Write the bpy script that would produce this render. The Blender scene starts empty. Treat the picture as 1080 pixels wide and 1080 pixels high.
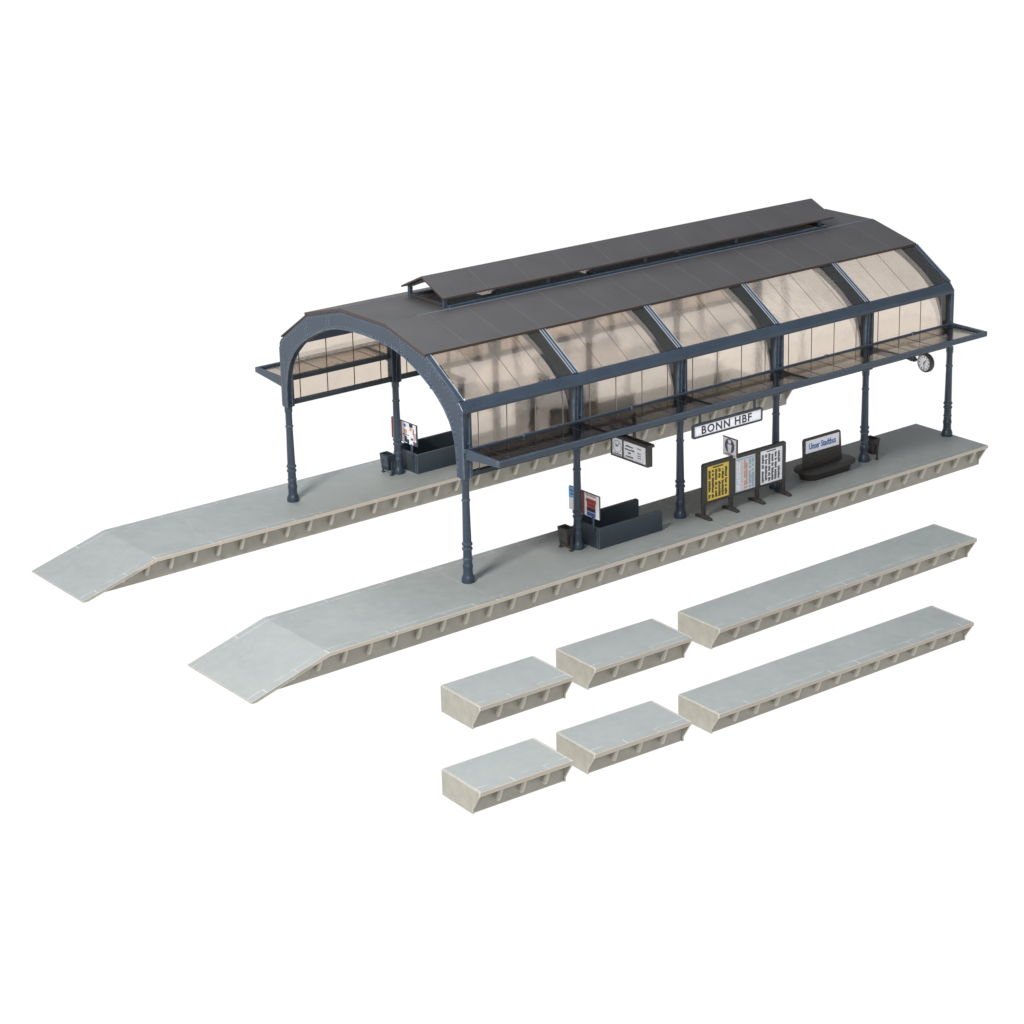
import bpy, math, random
from mathutils import Vector, Matrix
random.seed(7)
sc = bpy.context.scene
COL = sc.collection
R = math.radians

# ------------------------------------------------------------------ dimensions (one bay of the hall = 1 unit)
D = 2.276      # distance between the two column rows
HP = .185      # platform height
ZB = .958      # foot of the wall frames
C = D / 2
BAYS = 5

# ------------------------------------------------------------------ materials
def new_mat(name):
    m = bpy.data.materials.new(name); m.use_nodes = True
    nt = m.node_tree; nt.nodes.clear()
    out = nt.nodes.new('ShaderNodeOutputMaterial')
    return m, nt, out

def N(nt, t, **kw):
    n = nt.nodes.new('ShaderNode' + t)
    for k, v in kw.items():
        setattr(n, k, v)
    return n

def math_n(nt, op, a, b=None, c=None):
    n = N(nt, 'Math', operation=op)
    for i, v in enumerate((a, b, c)):
        if v is None: continue
        if isinstance(v, (int, float)): n.inputs[i].default_value = v
        else: nt.links.new(v, n.inputs[i])
    return n.outputs[0]

def mixc(nt, fac, a, b, blend='MIX'):
    n = N(nt, 'Mix', data_type='RGBA', blend_type=blend)
    if isinstance(fac, (int, float)): n.inputs[0].default_value = fac
    else: nt.links.new(fac, n.inputs[0])
    for i, v in ((6, a), (7, b)):
        if isinstance(v, tuple): n.inputs[i].default_value = (*v, 1)
        else: nt.links.new(v, n.inputs[i])
    return n.outputs[2]

def noise(nt, scale, detail=4, rough=.55, vec=None):
    n = N(nt, 'TexNoise'); n.inputs['Scale'].default_value = scale
    n.inputs['Detail'].default_value = detail; n.inputs['Roughness'].default_value = rough
    if vec is not None: nt.links.new(vec, n.inputs['Vector'])
    return n.outputs['Fac']

def ramp(nt, fac, lo, hi):
    n = N(nt, 'MapRange'); n.inputs[1].default_value = lo; n.inputs[2].default_value = hi
    nt.links.new(fac, n.inputs[0]); return n.outputs[0]

def plastic(name, col, rough=.45, var=.18, edge=None, edge_w=.006, spec=.45, bump=.15, dust=None, grain=140):
    """injection moulded plastic: slight cloudiness, fine grain, paler edges"""
    m, nt, out = new_mat(name)
    b = N(nt, 'BsdfPrincipled')
    tc = N(nt, 'TexCoord').outputs['Object']
    big = noise(nt, 3.2, 5, .6, tc); fine = noise(nt, grain, 3, .6, tc)
    dark = tuple(c * (1 - var) for c in col); lite = tuple(min(1, c * (1 + var)) for c in col)
    base = mixc(nt, ramp(nt, big, .3, .7), dark, lite)
    base = mixc(nt, math_n(nt, 'MULTIPLY', ramp(nt, fine, .35, .75), .22), base, tuple(min(1, c * 1.5 + .01) for c in col))
    if dust:
        sp = noise(nt, 55, 2, .5, tc)
        base = mixc(nt, math_n(nt, 'MULTIPLY', ramp(nt, sp, .72, .78), .6), base, dust)
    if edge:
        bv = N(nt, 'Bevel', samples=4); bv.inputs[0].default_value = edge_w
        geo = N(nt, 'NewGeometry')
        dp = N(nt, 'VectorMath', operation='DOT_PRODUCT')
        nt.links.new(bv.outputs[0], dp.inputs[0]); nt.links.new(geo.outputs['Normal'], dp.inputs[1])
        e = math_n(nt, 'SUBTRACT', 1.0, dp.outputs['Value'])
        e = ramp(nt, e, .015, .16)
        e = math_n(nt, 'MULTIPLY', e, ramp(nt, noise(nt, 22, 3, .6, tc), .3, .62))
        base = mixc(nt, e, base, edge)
    nt.links.new(base, b.inputs['Base Color'])
    b.inputs['Roughness'].default_value = rough
    rr = ramp(nt, big, .2, .8); rn = N(nt, 'MapRange'); nt.links.new(rr, rn.inputs[0])
    rn.inputs[3].default_value = rough - .07; rn.inputs[4].default_value = rough + .1
    nt.links.new(rn.outputs[0], b.inputs['Roughness'])
    b.inputs['Specular IOR Level'].default_value = spec
    bp = N(nt, 'Bump'); bp.inputs['Strength'].default_value = bump; bp.inputs['Distance'].default_value = .004
    nt.links.new(fine, bp.inputs['Height']); nt.links.new(bp.outputs[0], b.inputs['Normal'])
    nt.links.new(b.outputs[0], out.inputs[0])
    return m

def ay0(nt, y): return math_n(nt, 'ABSOLUTE', y)

def platform_mat(name, ends=False):
    """grey platform plastic: cool top and warm side light painted in, pale edges, moulded edging-slab joints"""
    m, nt, out = new_mat(name)
    b = N(nt, 'BsdfPrincipled')
    tcn = N(nt, 'TexCoord'); tc = tcn.outputs['Object']
    sep = N(nt, 'SeparateXYZ'); nt.links.new(tc, sep.inputs[0])
    x, y = sep.outputs[0], sep.outputs[1]
    nrm = N(nt, 'SeparateXYZ'); nt.links.new(tcn.outputs['Normal'], nrm.inputs[0])
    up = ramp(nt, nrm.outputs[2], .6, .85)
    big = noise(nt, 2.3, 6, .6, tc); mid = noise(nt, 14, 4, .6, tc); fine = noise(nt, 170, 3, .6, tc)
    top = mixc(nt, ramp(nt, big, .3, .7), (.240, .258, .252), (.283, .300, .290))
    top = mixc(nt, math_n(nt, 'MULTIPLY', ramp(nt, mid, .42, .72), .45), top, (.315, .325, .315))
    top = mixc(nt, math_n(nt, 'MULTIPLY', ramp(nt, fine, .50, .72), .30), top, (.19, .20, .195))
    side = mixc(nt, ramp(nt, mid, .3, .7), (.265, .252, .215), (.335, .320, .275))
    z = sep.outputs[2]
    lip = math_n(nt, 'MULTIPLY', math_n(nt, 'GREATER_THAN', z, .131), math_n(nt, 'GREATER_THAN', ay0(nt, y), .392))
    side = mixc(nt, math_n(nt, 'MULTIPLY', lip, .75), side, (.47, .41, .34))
    base = mixc(nt, up, side, top)  # one grey plastic; cool top light and warm side light painted by facing
    # joints of the edging slabs
    ay = math_n(nt, 'ABSOLUTE', y)
    w = noise(nt, 9, 2, .5, tc)
    l1 = math_n(nt, 'LESS_THAN', math_n(nt, 'ABSOLUTE', math_n(nt, 'SUBTRACT', ay, .343)), .0023)
    strip = math_n(nt, 'GREATER_THAN', ay, .343)
    fx = math_n(nt, 'ABSOLUTE', math_n(nt, 'SUBTRACT', math_n(nt, 'FRACT', math_n(nt, 'DIVIDE', math_n(nt, 'ADD', x, 20.03), .24)), .5))
    l2 = math_n(nt, 'MULTIPLY', math_n(nt, 'LESS_THAN', fx, .013), strip)
    ln = math_n(nt, 'MAXIMUM', math_n(nt, 'MULTIPLY', l1, ramp(nt, w, .42, .56)), math_n(nt, 'MULTIPLY', l2, ramp(nt, noise(nt, 13, 2, .5, tc), .40, .54)))
    lnu = math_n(nt, 'MULTIPLY', math_n(nt, 'MULTIPLY', ln, up), .62)
    base = mixc(nt, lnu, base, (.55, .58, .60))
    # edge highlight painted pale where edges turn
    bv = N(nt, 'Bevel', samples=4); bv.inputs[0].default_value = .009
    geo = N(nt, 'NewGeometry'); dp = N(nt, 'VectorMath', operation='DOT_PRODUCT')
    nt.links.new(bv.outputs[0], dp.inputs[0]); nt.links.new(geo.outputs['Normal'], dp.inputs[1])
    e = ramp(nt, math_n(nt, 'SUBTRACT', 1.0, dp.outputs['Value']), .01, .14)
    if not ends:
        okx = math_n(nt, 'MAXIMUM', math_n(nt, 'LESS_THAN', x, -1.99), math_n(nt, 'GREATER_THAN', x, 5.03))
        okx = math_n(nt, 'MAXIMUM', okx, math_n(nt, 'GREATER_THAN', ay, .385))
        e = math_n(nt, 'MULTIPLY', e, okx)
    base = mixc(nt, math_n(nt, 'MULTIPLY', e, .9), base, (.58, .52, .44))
    sp = noise(nt, 70, 2, .5, tc)
    base = mixc(nt, math_n(nt, 'MULTIPLY', ramp(nt, sp, .75, .80), .45), base, (.18, .18, .17))
    nt.links.new(base, b.inputs['Base Color'])
    rn = N(nt, 'MapRange'); nt.links.new(mid, rn.inputs[0]); rn.inputs[3].default_value = .38; rn.inputs[4].default_value = .58
    nt.links.new(rn.outputs[0], b.inputs['Roughness'])
    b.inputs['Specular IOR Level'].default_value = .5
    bp = N(nt, 'Bump'); bp.inputs['Strength'].default_value = .25; bp.inputs['Distance'].default_value = .004
    nt.links.new(math_n(nt, 'ADD', fine, math_n(nt, 'MULTIPLY', lnu, -1.0)), bp.inputs['Height']); nt.links.new(bp.outputs[0], b.inputs['Normal'])
    nt.links.new(b.outputs[0], out.inputs[0])
    return m

def film_mat(name, tint, blur=.17, ior=1.16, wav=.6, clear=.42, backdrop_dark=False):
    """clear glazing film: warm tint, soft image of what lies behind, surface reflection"""
    m, nt, out = new_mat(name)
    tc = N(nt, 'TexCoord').outputs['Object']
    bp = N(nt, 'Bump'); bp.inputs['Strength'].default_value = wav; bp.inputs['Distance'].default_value = .01
    nt.links.new(noise(nt, 5, 3, .5, tc), bp.inputs['Height'])
    rf = N(nt, 'BsdfRefraction'); rf.inputs['Color'].default_value = (*[t ** .5 for t in tint], 1)
    rf.inputs['Roughness'].default_value = blur; rf.inputs['IOR'].default_value = ior
    nt.links.new(bp.outputs[0], rf.inputs['Normal'])
    tr = N(nt, 'BsdfTransparent'); tr.inputs[0].default_value = (*[t ** .5 for t in tint], 1)
    m1 = N(nt, 'MixShader'); m1.inputs[0].default_value = clear
    tl = tuple(t ** .5 for t in tint)
    if backdrop_dark:      # dark backdrop painted into the tint, deeper towards the front end of the hall
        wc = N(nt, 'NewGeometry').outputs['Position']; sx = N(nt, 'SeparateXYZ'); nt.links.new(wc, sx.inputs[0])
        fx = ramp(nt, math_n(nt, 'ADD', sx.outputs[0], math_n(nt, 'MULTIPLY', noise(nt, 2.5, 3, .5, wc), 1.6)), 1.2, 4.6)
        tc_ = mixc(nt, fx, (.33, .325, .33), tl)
    else:
        haze = math_n(nt, 'MULTIPLY', ramp(nt, noise(nt, 3.4, 4, .6, tc), .45, .75), .5)
        tc_ = mixc(nt, haze, tl, tuple(t * .90 for t in tl))
    nt.links.new(tc_, rf.inputs['Color']); nt.links.new(tc_, tr.inputs[0])
    nt.links.new(rf.outputs[0], m1.inputs[1]); nt.links.new(tr.outputs[0], m1.inputs[2])
    gl = N(nt, 'BsdfGlossy'); gl.inputs['Roughness'].default_value = .12
    nt.links.new(bp.outputs[0], gl.inputs['Normal'])
    fr = N(nt, 'Fresnel'); fr.inputs[0].default_value = 1.62
    geo = N(nt, 'NewGeometry')
    f = math_n(nt, 'MULTIPLY', fr.outputs[0], math_n(nt, 'SUBTRACT', 1.0, geo.outputs['Backfacing']))
    m2 = N(nt, 'MixShader'); nt.links.new(f, m2.inputs[0])
    nt.links.new(m1.outputs[0], m2.inputs[1]); nt.links.new(gl.outputs[0], m2.inputs[2])
    nt.links.new(m2.outputs[0], out.inputs[0])
    return m

def flat(name, col, rough=.5, spec=.3):
    m, nt, out = new_mat(name)
    b = N(nt, 'BsdfPrincipled'); tc = N(nt, 'TexCoord').outputs['Object']
    base = mixc(nt, ramp(nt, noise(nt, 40, 3, .6, tc), .3, .7), tuple(c * .93 for c in col), tuple(min(1, c * 1.05) for c in col))
    nt.links.new(base, b.inputs['Base Color'])
    b.inputs['Roughness'].default_value = rough; b.inputs['Specular IOR Level'].default_value = spec
    nt.links.new(b.outputs[0], out.inputs[0]); return m

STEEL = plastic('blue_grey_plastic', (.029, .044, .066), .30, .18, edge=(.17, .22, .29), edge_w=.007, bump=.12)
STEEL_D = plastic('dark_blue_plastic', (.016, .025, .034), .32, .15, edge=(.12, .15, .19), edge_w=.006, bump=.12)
ROOF = plastic('slate_grey_plastic', (.061, .0575, .0585), .50, .12, edge=(.13, .10, .085), edge_w=.008, bump=.35, dust=(.12, .12, .12), grain=110)
SEAM = flat('roof_seam', (.115, .113, .115), .5)
RIM = flat('brown_sheet_edge', (.060, .043, .037), .5)
STUD = flat('stud_highlight', (.105, .14, .185), .35, .6)
GUT = flat('pale_gutter_blue', (.15, .185, .24), .35, .6)
BOX_ = plastic('stairwell_plastic', (.029, .042, .054), .40, .15, edge=(.17, .20, .23), edge_w=.007)
BOARD = plastic('charcoal_plastic', (.032, .030, .028), .42, .15, edge=(.11, .10, .09), edge_w=.005, bump=.15)
PLAT = platform_mat('grey_platform_plastic')
RIB = plastic('lit_rib_plastic', (.40, .38, .325), .42, .08, edge=(.58, .52, .44), edge_w=.006)  # platform plastic made paler: highlight on the ribs painted in
PLAT_L = platform_mat('loose_platform_plastic', True)
FILM = film_mat('tinted_film', (.735, .64, .555))
FILM_C = film_mat('backdrop_dark_film', (.62, .565, .50), backdrop_dark=True)
LINE_C = flat('canopy_bar_dark', (.025, .022, .02), .6)
LINE = flat('glazing_bar_dark', (.10, .085, .075), .5)
LINE_P = flat('glazing_bar_highlight', (.55, .56, .58), .4, .5)
WHITE = flat('printed_white', (.90, .91, .96), .45)
BLACK = flat('printed_black', (.03, .03, .035), .5)
YELLOW = flat('printed_yellow', (.78, .58, .10), .5)
PALE = flat('printed_pale', (.68, .71, .76), .5)
ORANGE = flat('printed_orange', (.68, .24, .13), .5)
SKYB = flat('printed_grey_blue', (.34, .44, .52), .5)
CREAM = flat('printed_cream', (.70, .62, .50), .5)
RED = flat('printed_red', (.55, .07, .05), .5)
BROWN = flat('printed_brown_red', (.20, .035, .025), .5)
BLUE = flat('printed_blue', (.03, .14, .46), .5)
LBLUE = flat('printed_light_blue', (.16, .42, .78), .5)
NAVY = flat('printed_navy', (.02, .035, .10), .5)
VIOLET = flat('printed_violet', (.10, .085, .15), .5)
PINK = flat('printed_pink', (.62, .40, .44), .5)
SKIN = flat('printed_orange_tan', (.70, .36, .18), .5)
SILVER = flat('white_metal_line', (.36, .39, .44), .35, .6)

# ------------------------------------------------------------------ mesh builder
def rim(o, mat):
    me = o.data; me.materials.append(mat); k = len(me.materials) - 1
    for p in me.polygons:
        if p.material_index == 0 and abs(p.normal.z) < .55: p.material_index = k
    return o

class MB:
    def __init__(s): s.v = []; s.f = []; s.m = []
    def add(s, vs, fs, mi=0):
        o = len(s.v); s.v += [tuple(v) for v in vs]
        for f in fs: s.f.append(tuple(o + i for i in f)); s.m.append(mi)
        return s
    def box(s, x0, x1, y0, y1, z0, z1, mi=0):
        vs = [(x, y, z) for z in (z0, z1) for y in (y0, y1) for x in (x0, x1)]
        return s.add(vs, [(0, 2, 3, 1), (4, 5, 7, 6), (0, 1, 5, 4), (2, 6, 7, 3), (0, 4, 6, 2), (1, 3, 7, 5)], mi)
    def prism_x(s, prof, x0, x1, mi=0):
        """profile in (y,z), extruded along x"""
        n = len(prof)
        a = sum(prof[i][0] * prof[(i + 1) % n][1] - prof[(i + 1) % n][0] * prof[i][1] for i in range(n))
        if a < 0: prof = prof[::-1]
        vs = [(x0, y, z) for y, z in prof] + [(x1, y, z) for y, z in prof]
        fs = [tuple(reversed(range(n))), tuple(range(n, 2 * n))] + [(i, (i + 1) % n, n + (i + 1) % n, n + i) for i in range(n)]
        return s.add(vs, fs, mi)
    def prism_y(s, prof, y0, y1, mi=0):
        """profile in (x,z), extruded along y"""
        n = len(prof)
        a = sum(prof[i][0] * prof[(i + 1) % n][1] - prof[(i + 1) % n][0] * prof[i][1] for i in range(n))
        if a > 0: prof = prof[::-1]
        vs = [(x, y0, z) for x, z in prof] + [(x, y1, z) for x, z in prof]
        fs = [tuple(reversed(range(n))), tuple(range(n, 2 * n))] + [(i, (i + 1) % n, n + (i + 1) % n, n + i) for i in range(n)]
        return s.add(vs, fs, mi)
    def prism_z(s, prof, z0, z1, mi=0):
        n = len(prof)
        a = sum(prof[i][0] * prof[(i + 1) % n][1] - prof[(i + 1) % n][0] * prof[i][1] for i in range(n))
        if a < 0: prof = prof[::-1]
        vs = [(x, y, z0) for x, y in prof] + [(x, y, z1) for x, y in prof]
        fs = [tuple(reversed(range(n))), tuple(range(n, 2 * n))] + [(i, (i + 1) % n, n + (i + 1) % n, n + i) for i in range(n)]
        return s.add(vs, fs, mi)
    def loft(s, r0, r1, mi=0):
        """two equal rings of 3-D points, capped"""
        n = len(r0)
        return s.add(list(r0) + list(r1), [tuple(reversed(range(n))), tuple(range(n, 2 * n))] +
                     [(i, (i + 1) % n, n + (i + 1) % n, n + i) for i in range(n)], mi)
    def lathe(s, prof, cx=0, cy=0, n=20, mi=0):
        """prof = [(r,z)...] bottom to top"""
        vs = []; fs = []
        for r, z in prof:
            vs += [(cx + r * math.cos(2 * math.pi * k / n), cy + r * math.sin(2 * math.pi * k / n), z) for k in range(n)]
        for j in range(len(prof) - 1):
            for k in range(n):
                fs.append((j * n + k, j * n + (k + 1) % n, (j + 1) * n + (k + 1) % n, (j + 1) * n + k))
        fs.append(tuple(reversed(range(n)))); fs.append(tuple((len(prof) - 1) * n + k for k in range(n)))
        return s.add(vs, fs, mi)
    def tube(s, p, q, r, n=8, r2=None, mi=0):
        p, q = Vector(p), Vector(q); d = (q - p).normalized()
        u = d.orthogonal().normalized(); w = d.cross(u); r2 = r if r2 is None else r2
        a = [p + (u * math.cos(2 * math.pi * k / n) + w * math.sin(2 * math.pi * k / n)) * r for k in range(n)]
        b = [q + (u * math.cos(2 * math.pi * k / n) + w * math.sin(2 * math.pi * k / n)) * r2 for k in range(n)]
        return s.loft(a, b, mi)
    def rivet(s, p, ax, r=.0045, h=.004, mi=0):
        """small six-sided stud; ax = outward axis"""
        p = Vector(p); ax = Vector(ax).normalized(); u = ax.orthogonal().normalized(); w = ax.cross(u)
        vs = [p + (u * math.cos(k * math.pi / 3) + w * math.sin(k * math.pi / 3)) * r for k in range(6)]
        vs += [p + ax * h + (u * math.cos(k * math.pi / 3) + w * math.sin(k * math.pi / 3)) * r * .55 for k in range(6)]
        return s.add(vs, [(i, (i + 1) % 6, 6 + (i + 1) % 6, 6 + i) for i in range(6)] + [tuple(range(6, 12))], mi)
    def build(s, name, mats, parent=None, loc=(0, 0, 0), bevel=0, smooth=False, seg=1):
        """vertices are in world axes; loc = world origin given to the mesh"""
        me = bpy.data.meshes.new(name)
        L = Vector(loc)
        base = Vector(parent.get('_w', (0, 0, 0))) if parent is not None else Vector((0, 0, 0))
        me.from_pydata([tuple(Vector(v) - L) for v in s.v], [], s.f)
        mats = mats if isinstance(mats, (list, tuple)) else [mats]
        for m in mats: me.materials.append(m)
        me.polygons.foreach_set('material_index', s.m)
        if smooth:
            me.polygons.foreach_set('use_smooth', [True] * len(me.polygons))
        me.update()
        o = bpy.data.objects.new(name, me); COL.objects.link(o)
        if parent is not None: o.parent = parent
        o.location = L - base
        if smooth:
            me.set_sharp_from_angle(angle=R(38))
        if bevel:
            b = o.modifiers.new('Bevel', 'BEVEL'); b.width = bevel; b.segments = seg
            b.limit_method = 'ANGLE'; b.angle_limit = R(35); b.harden_normals = False
        o['_w'] = tuple(L)
        return o

def thing(name, label, cat, loc=(0, 0, 0), group=None, rz=0):
    o = bpy.data.objects.new(name, None); COL.objects.link(o)
    o.empty_display_size = .05
    o.location = loc; o.rotation_euler = (0, 0, rz)
    o['label'] = label; o['category'] = cat; o['_w'] = tuple(loc)
    if group: o['group'] = group
    return o

def dup(root, loc, label, cat=None):
    r = root.copy(); COL.objects.link(r); r.location = loc; r['label'] = label
    for ch in list(root.children):
        c = ch.copy(); COL.objects.link(c); c.parent = r
        for g in ch.children:
            d = g.copy(); COL.objects.link(d); d.parent = c
    return r

def text_mesh(txt, size, name, mat, parent, origin, xdir, zdir, fit_w=None, bold=0, depth=.002, spacing=1.0):
    cu = bpy.data.curves.new(name, 'FONT'); cu.body = txt; cu.size = size; cu.align_x = 'CENTER'; cu.align_y = 'CENTER'
    cu.offset = bold; cu.extrude = depth / 2; cu.resolution_u = 3; cu.space_character = spacing
    tmp = bpy.data.objects.new(name + '_tmp', cu); COL.objects.link(tmp)
    dg = bpy.context.evaluated_depsgraph_get(); dg.update()
    me = bpy.data.meshes.new_from_object(tmp.evaluated_get(dg)); me.name = name
    bpy.data.objects.remove(tmp); bpy.data.curves.remove(cu)
    xs = [v.co.x for v in me.vertices]; ys = [v.co.y for v in me.vertices]
    cx, cy, w = (min(xs) + max(xs)) / 2, (min(ys) + max(ys)) / 2, max(xs) - min(xs)
    kx = fit_w / w if fit_w else 1
    X, Z = Vector(xdir).normalized(), Vector(zdir).normalized(); Y = X.cross(Z)   # into the board
    for v in me.vertices:
        c = v.co.copy(); v.co = X * ((c.x - cx) * kx) + Z * (c.y - cy) - Y * c.z
    me.materials.clear(); me.materials.append(mat)
    o = bpy.data.objects.new(name, me); COL.objects.link(o); o.parent = parent
    o.location = Vector(origin) - Vector(parent['_w']); o['_w'] = tuple(origin)
    return o

# ------------------------------------------------------------------ ground
g = MB().add([(-60, -60, 0), (220, -60, 0), (220, 260, 0), (-60, 260, 0)], [(0, 1, 2, 3)])
m, nt, out = new_mat('glowing_white_backdrop')
em = N(nt, 'Emission'); em.inputs[0].default_value = (1, 1, 1, 1); em.inputs[1].default_value = 1.03  # glowing plane added for an even white backdrop without shadows
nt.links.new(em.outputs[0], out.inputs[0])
go = g.build('ground', m); go['kind'] = 'structure'; go['label'] = 'pure white glowing ground'

# ------------------------------------------------------------------ platforms
SL = .026   # slab thickness
def bracket_mesh(sy=-1, w=.017, top=HP - SL, bot=.050, yo=.398, yi=.318):
    """slanting rounded bracket under the lip"""
    mb = MB(); n = 9; rings = []
    P0 = Vector((0, sy * (yo - .024), top)); P1 = Vector((0, sy * (yi + .003), bot))
    for f, r in ((0, .0095), (.35, .0135), (.7, .0165), (.9, .0165), (1.0, .011)):
        c = P0.lerp(P1, f)
        rings.append([(c.x + r * math.cos(2 * math.pi * k / n), c.y + sy * .004 + r * 1.15 * math.sin(2 * math.pi * k / n), c.z - r * .45 * sy * math.sin(2 * math.pi * k / n)) for k in range(n)])
    vs = [p for q in rings for p in q]
    fs = [(j * n + k, (j + 1) * n + k, (j + 1) * n + (k + 1) % n, j * n + (k + 1) % n) for j in range(len(rings) - 1) for k in range(n)]
    fs += [tuple(range(n)), tuple(reversed(range((len(rings) - 1) * n, len(rings) * n)))]
    mb.add(vs, fs)
    return mb

def long_platform(y0, label, tag_):
    t = thing('platform', label, 'platform', (0, y0, 0), 'long platforms with ramps')
    def B(mb, name, **k):
        mb.v = [(x, y + y0, z) for x, y, z in mb.v]
        return mb.build(name, PLAT, t, (0, y0, 0), **k)
    seams = [-1.4284, -.895, -.05, 2.10, 4.24, 5.055]
    for a, b in zip(seams[:-1], seams[1:]):
        mb = MB(); g0 = .0009 if a > -1.42 else 0; g1 = .0009 if b < 5 else 0
        mb.box(a + g0, b - g1, -.405, .398, HP - SL, HP)
        o = B(mb, 'deck', bevel=.0015)
    # ramp slab, slope down to the ground at x=-2.03
    th = .02
    ang = math.atan2(HP - .012, 2.033 - 1.4284)
    nx, nz = -math.sin(ang), math.cos(ang)
    top = [(-2.033, .012), (-1.4284, HP)]
    prof = [(-2.033, .012), (-2.028, .001), (-1.99, .001), (-1.4284, HP - SL), (-1.4284, HP)]
    mb = MB().prism_y(prof, -.405, .398)
    B(mb, 'ramp')
    # walls under the slab, with a low plinth
    for s, yy in ((-1, -.318), (1, .311)):
        mb = MB()
        ya, yb = sorted((yy, yy - s * .02))
        mb.prism_y([(-1.86, 0.0), (5.03, 0.0), (5.03, HP - SL), (-1.4284, HP - SL), (-1.9, .018)], ya, yb)
        o = B(mb, 'side_wall')
    mb = MB(); mb.box(5.01, 5.03, -.298, .291, 0, HP - SL); B(mb, 'end_wall')
    # slanted end plates at the far end
    for s, ye in ((-1, -.405), (1, .398)):
        yi = s * .318
        mb = MB().prism_x([(yi - s * .02, 0), (yi, 0), (yi + s * .004, .04), (ye - s * .006, HP - SL), (yi - s * .02, HP - SL)], 5.032, 5.046)
        B(mb, 'end_plate')
    # brackets
    xs = [-.08 + .2 * k for k in range(-8, 26)]
    proto = None
    for s in (-1, 1):
        me = None
        for x in xs:
            if x > 5.0: continue
            topz = HP - SL
            if x < -1.43: topz = HP - SL - (-1.43 - x) * math.tan(ang) * .98
            if topz < .07: continue
            if me is None or topz < HP - SL - .001:
                mb = bracket_mesh(s, top=topz + .002, yo=.405 if s < 0 else .398, yi=.318 if s < 0 else .311)
                mb.v = [(a + x, b + y0, c) for a, b, c in mb.v]
                o = mb.build('bracket', RIB, t, (x, y0, 0), smooth=True)
                if topz >= HP - SL - .001: me = o.data
            else:
                o = bpy.data.objects.new('bracket', me); COL.objects.link(o); o.parent = t; o.location = (x, 0, 0)
    return t

long_platform(0, 'nearer of the two long grey ramped platforms, carrying the charcoal bench', 'near')
long_platform(D, 'farther of the two long grey ramped platforms, at the back left', 'far')

def loose_platform(x, y, rz, L, W, h, nb, label, group):
    """origin at the near top corner's foot; local y runs to the back; front lip at y=-.405 in material space"""
    t = thing('platform_piece', label, 'platform piece', (x, y, 0), group, rz)
    OFF = .405
    k = h / HP
    def B(mb, name, mats=PLAT_L, **kw):
        o = mb.build(name, mats, t, t['_w'], **kw)
        return o
    def P(mb):  # local -> world verts expected by build (minus loc); shift to location, children sit at y=+OFF
        mb.v = [(a + x, b + y - OFF, c + 0) for a, b, c in mb.v]; return mb
    def place(o): o.location = (0, OFF, 0); return o
    sl = SL
    ins = .10 * (h / HP)
    place(B(P(MB().box(.012, L - .012, 0, W, h - sl, h)), 'deck'))
    body = MB()
    body.box(.012, L - .012, ins, W - .004, 0, h - sl)
    place(B(P(body), 'side_wall', bevel=.002))
    for xa in (0.0, L - .012):
        mb = MB().prism_x([(ins - .01, 0), (ins - .012, .03), (ins - .022, .045), (.008, h - sl - .004), (0, h - sl), (0, h), (W, h), (W, 0)], xa + (.0002 if xa > 0 else 0), xa + .0118)
        place(B(P(mb), 'end_plate', bevel=.002))
    for i in range(nb):
        xx = L * (i + 1) / (nb + 1)
        mb = bracket_mesh(-1, top=h - sl + .002, bot=.045, yo=.405, yi=.405 - ins + .012)
        mb.v = [(a + x + xx, b + y, c) for a, b, c in mb.v]   # bracket_mesh already uses y in [-.405..]
        o = mb.build('bracket', RIB, t, (x + xx, y, 0), smooth=True)
        o.location = (xx, OFF, 0)
    return t

GP = 'loose platform pieces laid in front'
loose_platform(-1.195, -1.722, -.028, .730, .431, .181, 3, 'shortest grey loose platform piece, at the left end of the upper loose row', GP)
loose_platform(-.283, -1.736, -.035, .816, .424, .176, 3, 'short grey loose platform piece in the middle of the upper loose row', GP)
loose_platform(.760, -1.779, .004, 2.589, .420, .172, 12, 'long grey loose platform piece at the right, directly in front of the ramped platform', GP)
loose_platform(-1.870, -2.617, -.041, .666, .395, .167, 3, 'shortest grey loose platform piece, at the left end of the front row', GP)
loose_platform(-1.054, -2.656, -.050, .736, .390, .160, 3, 'short grey loose platform piece in the middle of the front row', GP)
loose_platform(-.125, -2.728, -.025, 2.277, .388, .156, 12, 'long grey loose platform piece at the right end of the front row', GP)

# ------------------------------------------------------------------ the train hall
hall = thing('station_hall', 'arched blue grey train hall with slate roof and tinted glazing on both platforms', 'train hall', (0, 0, 0))
W2, Z2 = C - .746, 1.762      # outer kink of the roof (near side y, z)
W3, Z3 = C - .285, 1.880      # upper kink
ZE = 1.495
def mir(pts): return [(D - y, z) for y, z in reversed(pts)]

# columns
colprof = [(.047, 0), (.048, .012), (.046, .03), (.040, .048), (.035, .058), (.0335, .095), (.037, .118), (.0375, .128), (.0335, .134), (.032, .168),
           (.036, .172), (.036, .180), (.032, .184), (.031, .238), (.0375, .243), (.0375, .256), (.031, .260), (.030, .272), (.038, .279), (.038, .292), (.031, .298),
           (.0285, .45), (.0265, .585), (.0265, .600), (.031, .604), (.031, .614), (.0262, .618), (.0262, .72), (.030, .725), (.031, .773)]
cm = None
for row, yy in (('n', 0), ('f', D)):
    for i in range(6):
        if cm is None:
            mb = MB().lathe([(r, HP + z) for r, z in colprof], 0, 0, 24)
            o = mb.build('column', STEEL, hall, (0, 0, 0), smooth=True); cm = o.data
        else:
            o = bpy.data.objects.new('column', cm); COL.objects.link(o); o.parent = hall; o.location = (i, yy, 0)

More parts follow.
